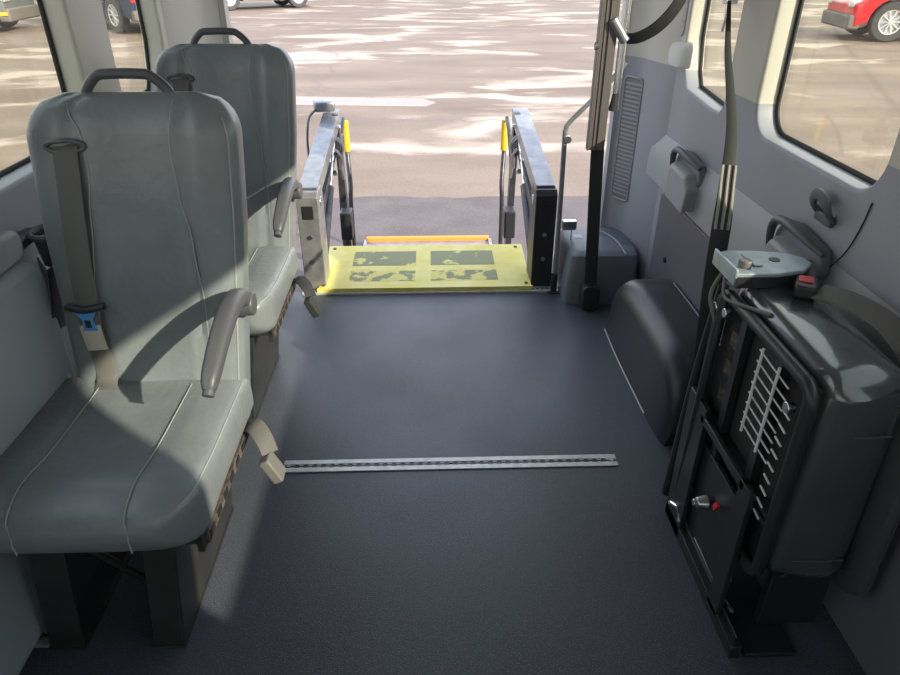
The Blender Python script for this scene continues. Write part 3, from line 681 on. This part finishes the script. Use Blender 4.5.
# steel frame ring of the seat base, facing the aisle
FX = -.055
bm = B(); P = [(FX, u, v) for u, v in rrect(-.195, .20, .20, .655, .035)]; P.append(P[0]); tube(bm, P, .013, n=10); fr = obj('seat_frame', bm, 'black', fs)
bm = B(); box(bm, FX + .012, FX + .018, -.19, .19, .205, .65); obj('pan', bm, 'rubber', fs)
bm = B()
for y in (-.085, .07): box(bm, FX - .008, FX + .008, y - .012, y + .012, .20, .655)
for z in (.34, .36): box(bm, FX - .012, FX + .008, -.19, .2, z - .006, z + .006)
obj('cross_bar', bm, 'black', fs)
bm = B()
for y in (-.098, -.03): tube(bm, [(FX - .014, y, .445), (FX - .014, y - .003, .642)], .0030, n=8)
for i in range(8):
    z = .455 + i * .0245; tube(bm, [(FX - .013, -.020, z + .006), (FX - .011, -.065, z), (FX - .010, -.138, z - .006)], .0018, n=6)
sg = obj('spring_grid', bm, 'chrome', fs); sg['label'] = 'white wire spring grid'; sg.data.materials[0] = M['paper']
bm = B()
for i in range(9): z = .34 + i * .03; tube(bm, [(FX - .013, -.145, z), (FX - .013, -.17, z - .004)], .0022, n=6)
obj('spring_hooks', bm, 'paper', fs)
for i in range(3):
    bm = B(); box(bm, FX + .000, FX + .010, .09, .125, .42 + i * .07, .455 + i * .07); obj('wood_peep', bm, 'rust', fs)['label'] = 'patch of brown board behind the springs'
# support plates, uprights and base
bm = B(); box(bm, FX - .03, FX - .018, .10, .20, .0, .40); box(bm, FX - .03, FX - .018, -.15, -.10, .02, .38); box(bm, FX - .012, FX + .0, -.12, .12, .05, .30); box(bm, FX - .03, FX - .018, -.12, .12, .36, .38)
obj('side_plate', bm, 'black', fs, bevel=.002)
bm = B(); tube(bm, [(FX - .02, .17, .10), (FX - .025, .15, .45), (FX - .01, .17, .66)], .011, n=10, k=3); tube(bm, [(FX - .02, .235, .03), (FX - .01, .23, .40), (FX + .0, .21, .66)], .012, n=10, k=3); obj('upright', bm, 'black', fs)
bm = B(); cyl(bm, (FX - .020, .02, .20), (FX - .045, .02, .20), .018, .012, n=20); cyl(bm, (FX - .045, .02, .20), (FX - .052, .02, .20), .009, n=14); obj('pivot_bolt', bm, 'steel', fs, bevel=.002)
bm = B(); box(bm, FX - .034, FX - .030, -.048, -.036, .235, .262, ('X', .5)); obj('red_tab', bm, 'red', fs)['label'] = 'small red tab'
for y, z in ((.185, .62), (.135, .63), (-.165, .60), (-.13, .12), (.12, .30)):
    bm = B(); cyl(bm, (FX - .008, y, z), (FX - .024, y, z), .011, n=12); obj('bolt', bm, 'chrome', fs, bevel=.002)
bm = B(); box(bm, -.085, -.06, -.235, .20, 0, .035); box(bm, -.05, .06, -.235, .19, 0, .012); box(bm, -.072, -.068, -.22, .18, .03, .05); obj('floor_rail', bm, 'black', fs, bevel=.002)
bm = B(); tube(bm, [(-.078, .18, .05), (-.09, .165, .062), (-.08, .13, .07), (-.085, .11, .05)], .006, n=8, k=4); tube(bm, [(-.066, .05, .055), (-.064, -.08, .052)], .004, n=8); tube(bm, [(-.066, -.12, .055), (-.06, -.17, .06)], .004, n=8); obj('release_lever', bm, 'chrome', fs)
bm = B(); box(bm, -.0, .13, -.17, -.15, .02, .19); cyl(bm, (.02, -.16, .18), (.14, -.10, .02), .014); obj('rear_leg', bm, 'black', fs, bevel=.003)
# zinc hinge bracket on top
bp2 = [(-.065, .135), (.02, .135), (.085, .15), (.118, .185), (.118, .215), (.085, .245), (.02, .26), (-.04, .262), (-.065, .25)]
bm = B(); prism(bm, bp2, 'z', .712, .722); hb2 = obj('hinge_bracket', bm, 'zinc', fs, bevel=.003); hb2.location = (-.003, .003, -.002); hb2['label'] = 'pale zinc hinge bracket on top'
bm = B(); prism(bm, [(a * .98, b - .003) for a, b in bp2], 'z', .690, .712); obj('bracket_underside', bm, 'black', hb2)
bm = B(); box(bm, -.068, -.062, .135, .255, .694, .730); box(bm, -.015, .005, .17, .24, .722, .726); obj('flange', bm, 'zinc', hb2, bevel=.002)
bm = B(); cyl(bm, (-.035, .17, .722), (-.035, .17, .738), .014, n=16); obj('spacer', bm, 'buckle', hb2, bevel=.003)
bm = B(); cyl(bm, (.045, .205, .722), (.045, .205, .7235), .012, n=14); obj('hole', bm, 'black', hb2)
bm = B(); tube(bm, [(-.06, .20, .70), (-.075, .16, .66), (-.065, .10, .668), (-.03, .04, .676)], .004, n=8, k=4); tube(bm, [(-.058, .22, .69), (-.085, .20, .64), (-.07, .17, .58)], .005, n=8, k=4); obj('cable', bm, 'buckle', fs)
# buckle on top with its strap
bm = B(); box(bm, .045, .087, .075, .140, .688, .716, ('Z', -.5)); bk2 = obj('buckle', bm, 'black', fs, bevel=.006)
bm = B(); box(bm, .052, .080, .098, .128, .7165, .719, ('Z', -.5)); obj('red_button', bm, 'red', bk2, bevel=.001)['label'] = 'red release button'
bm = B(); strap(bm, [(.080, .085, .703), (.105, .03, .712), (.145, -.05, .70), (.165, -.13, .655), (.175, -.22, .60), (.178, -.29, .54)], .048, .004, (.75, .2, .35)); st_ = obj('buckle_strap', bm, 'webbing', fs)

# ---------------------------------------------------------------- parked vehicles outside
def wheel(parent, x, y, r, w_=.24, rim='rim'):
    bm = B(); n = 32; prof = [(r * .62, -w_ / 2), (r * .93, -w_ / 2), (r, -w_ * .35), (r, w_ * .35), (r * .93, w_ / 2), (r * .62, w_ / 2)]
    R = [[(x + v, y + u * math.cos(2 * PI * j / n), r + u * math.sin(2 * PI * j / n)) for u, v in prof] for j in range(n)]
    V = [[bm.verts.new(p) for p in q] for q in R]
    for j in range(n):
        for i in range(6): bm.faces.new((V[j][i], V[j][(i + 1) % 6], V[(j + 1) % n][(i + 1) % 6], V[(j + 1) % n][i]))
    wl_ = obj('wheel', bm, 'tyre', parent)
    bm = B(); s = 1 if x > 0 else -1; xf = x + s * w_ * .40
    cyl(bm, (x - s * .05, y, r), (xf - s * .06, y, r), r * .62, n=28); cyl(bm, (xf - s * .06, y, r), (xf + s * .01, y, r), r * .13)
    P = [(xf, y + r * .60 * math.cos(2 * PI * j / 28), r + r * .60 * math.sin(2 * PI * j / 28)) for j in range(29)]; tube(bm, P, r * .045, n=8)
    for k in range(10):
        a = 2 * PI * k / 10; tube(bm, [(xf, y, r), (xf, y + r * .6 * math.cos(a), r + r * .6 * math.sin(a))], r * .04, n=6)
    obj('rim', bm, rim, wl_)
def vehicle(name, label, cat, loc, rz, paint, L_=4.8, W_=1.9, H_=1.75, r=.40, truck=False, group=None, rim='rim', marker=False):
    t = thing(name, label, cat, (loc[0], loc[1], -.72), rz, group)
    h = L_ / 2; gc = .30; yf, yr = h - .95, -h + 1.05
    def arch(yc): return [(yc + (r + .07) * math.cos(a), max(gc, r + (r + .07) * math.sin(a))) for a in [PI * k / 10 for k in range(11)]]
    low = [(h - .05, gc + .05)] + arch(yf) + arch(yr) + [(-h + .05, gc + .1)]
    if truck: top = [(-h, .75), (-h, 1.12), (-.55, 1.15), (-.5, 1.18), (1.15, 1.2), (h - .1, 1.12), (h, .95)]
    else: top = [(-h, .7), (-h + .02, 1.1), (.95, 1.13), (h - .35, 1.02), (h - .02, .85)]
    poly = low + top; bm = B(); R = []
    for x, sc in ((-W_ / 2, .97), (-W_ / 2 + .05, 1), (W_ / 2 - .05, 1), (W_ / 2, .97)):
        R.append([(x, y * sc if abs(y) > h - .3 else y, z if z < .6 else z * (.985 if sc < 1 else 1)) for y, z in poly])
    loft(bm, R); obj('body', bm, paint, t, bevel=.02)
    bm = B(); cab = [(-.5, 1.12), (-.45, H_), (.45, H_), (1.2, 1.15)] if truck else [(-h + .15, 1.08), (-h + .45, H_), (.35, H_), (1.2, 1.1)]
    loft(bm, [[(s * (W_ / 2 - .06 - (z - 1.1) * .28), y, z) for y, z in cab] for s in (-1, 1)]); cb_ = obj('cabin', bm, paint, t, bevel=.04)
    bm = B(); gl = [(y * .93 + (.0 if not truck else 0), 1.17 + (z - 1.12) * .82) for y, z in cab]
    loft(bm, [[(s * (W_ / 2 - .045 - (z - 1.1) * .28), y, z) for y, z in gl] for s in (-1, 1)]); obj('side_glass', bm, 'car_glass', cb_, bevel=.01)
    for s in (-1, 1):
        for y in (yf, yr): wheel(t, s * (W_ / 2 - .11), y, r, rim=rim)
    bm = B(); box(bm, -W_ / 2 + .02, W_ / 2 - .02, h - .25, h + .06, .28, .62); obj('front_bumper', bm, 'car_plastic', t, bevel=.05)
    bm = B(); box(bm, -W_ / 2 + .02, W_ / 2 - .02, -h - .06, -h + .2, .35, .62); obj('rear_bumper', bm, 'car_plastic', t, bevel=.05)
    for s in (-1, 1):
        bm = B(); box(bm, s * (W_ / 2 - .22) - .16, s * (W_ / 2 - .22) + .16, h - .2, h + .02, .78, .94); obj('headlamp', bm, 'rim', t, bevel=.03)
        bm = B(); box(bm, s * (W_ / 2 - .1) - .07, s * (W_ / 2 - .1) + .07, -h - .02, -h + .08, .8, 1.05); obj('tail_lamp', bm, 'red', t, bevel=.02)
        bm = B(); box(bm, min(s * (W_ / 2), s * (W_ / 2 + .16)), max(s * (W_ / 2), s * (W_ / 2 + .16)), .85, .97, 1.12, 1.26); obj('mirror', bm, 'black', t, bevel=.03)
    bm = B(); box(bm, -W_ / 2 - .01, W_ / 2 + .01, yr + r + .1, yf - r - .1, .30, .42); obj('sill', bm, 'car_plastic', t, bevel=.02)
    if marker:
        bm = B(); box(bm, W_ / 2 - .01, W_ / 2 + .02, 2.15, 2.62, .44, .53); obj('marker_strip', bm, 'amber', t, bevel=.01)
    return t
vehicle('suv', 'red suv with silver spoked wheels parked beyond the large right window', 'car', (13.2, 18.9), math.radians(80), 'car_red', L_=4.9, W_=2.0, H_=1.85, r=.46)
vehicle('pickup_truck', 'dark blue pickup truck seen through the small left rear window', 'truck', (-9.3, 22.85), math.radians(48.6), 'car_blue', L_=5.6, W_=2.05, H_=1.95, r=.46, truck=True)
vehicle('van', 'dark grey vehicle with an amber side marker beyond the left front window', 'car', (-14.3, 21.9), math.radians(-86), 'car_grey', L_=5.2, W_=2.0, H_=2.1, r=.40, marker=True)
vehicle('suv', 'silver white suv parked far behind the rear doorway at upper left', 'car', (-6.9, 30.6), math.radians(-58), 'car_white', L_=4.8, W_=1.95, H_=1.8, r=.42)
vehicle('car', 'dark car farthest away behind the rear doorway', 'car', (-3.2, 37.6), math.radians(-95), 'car_grey', L_=4.6, W_=1.85, H_=1.5, r=.36)
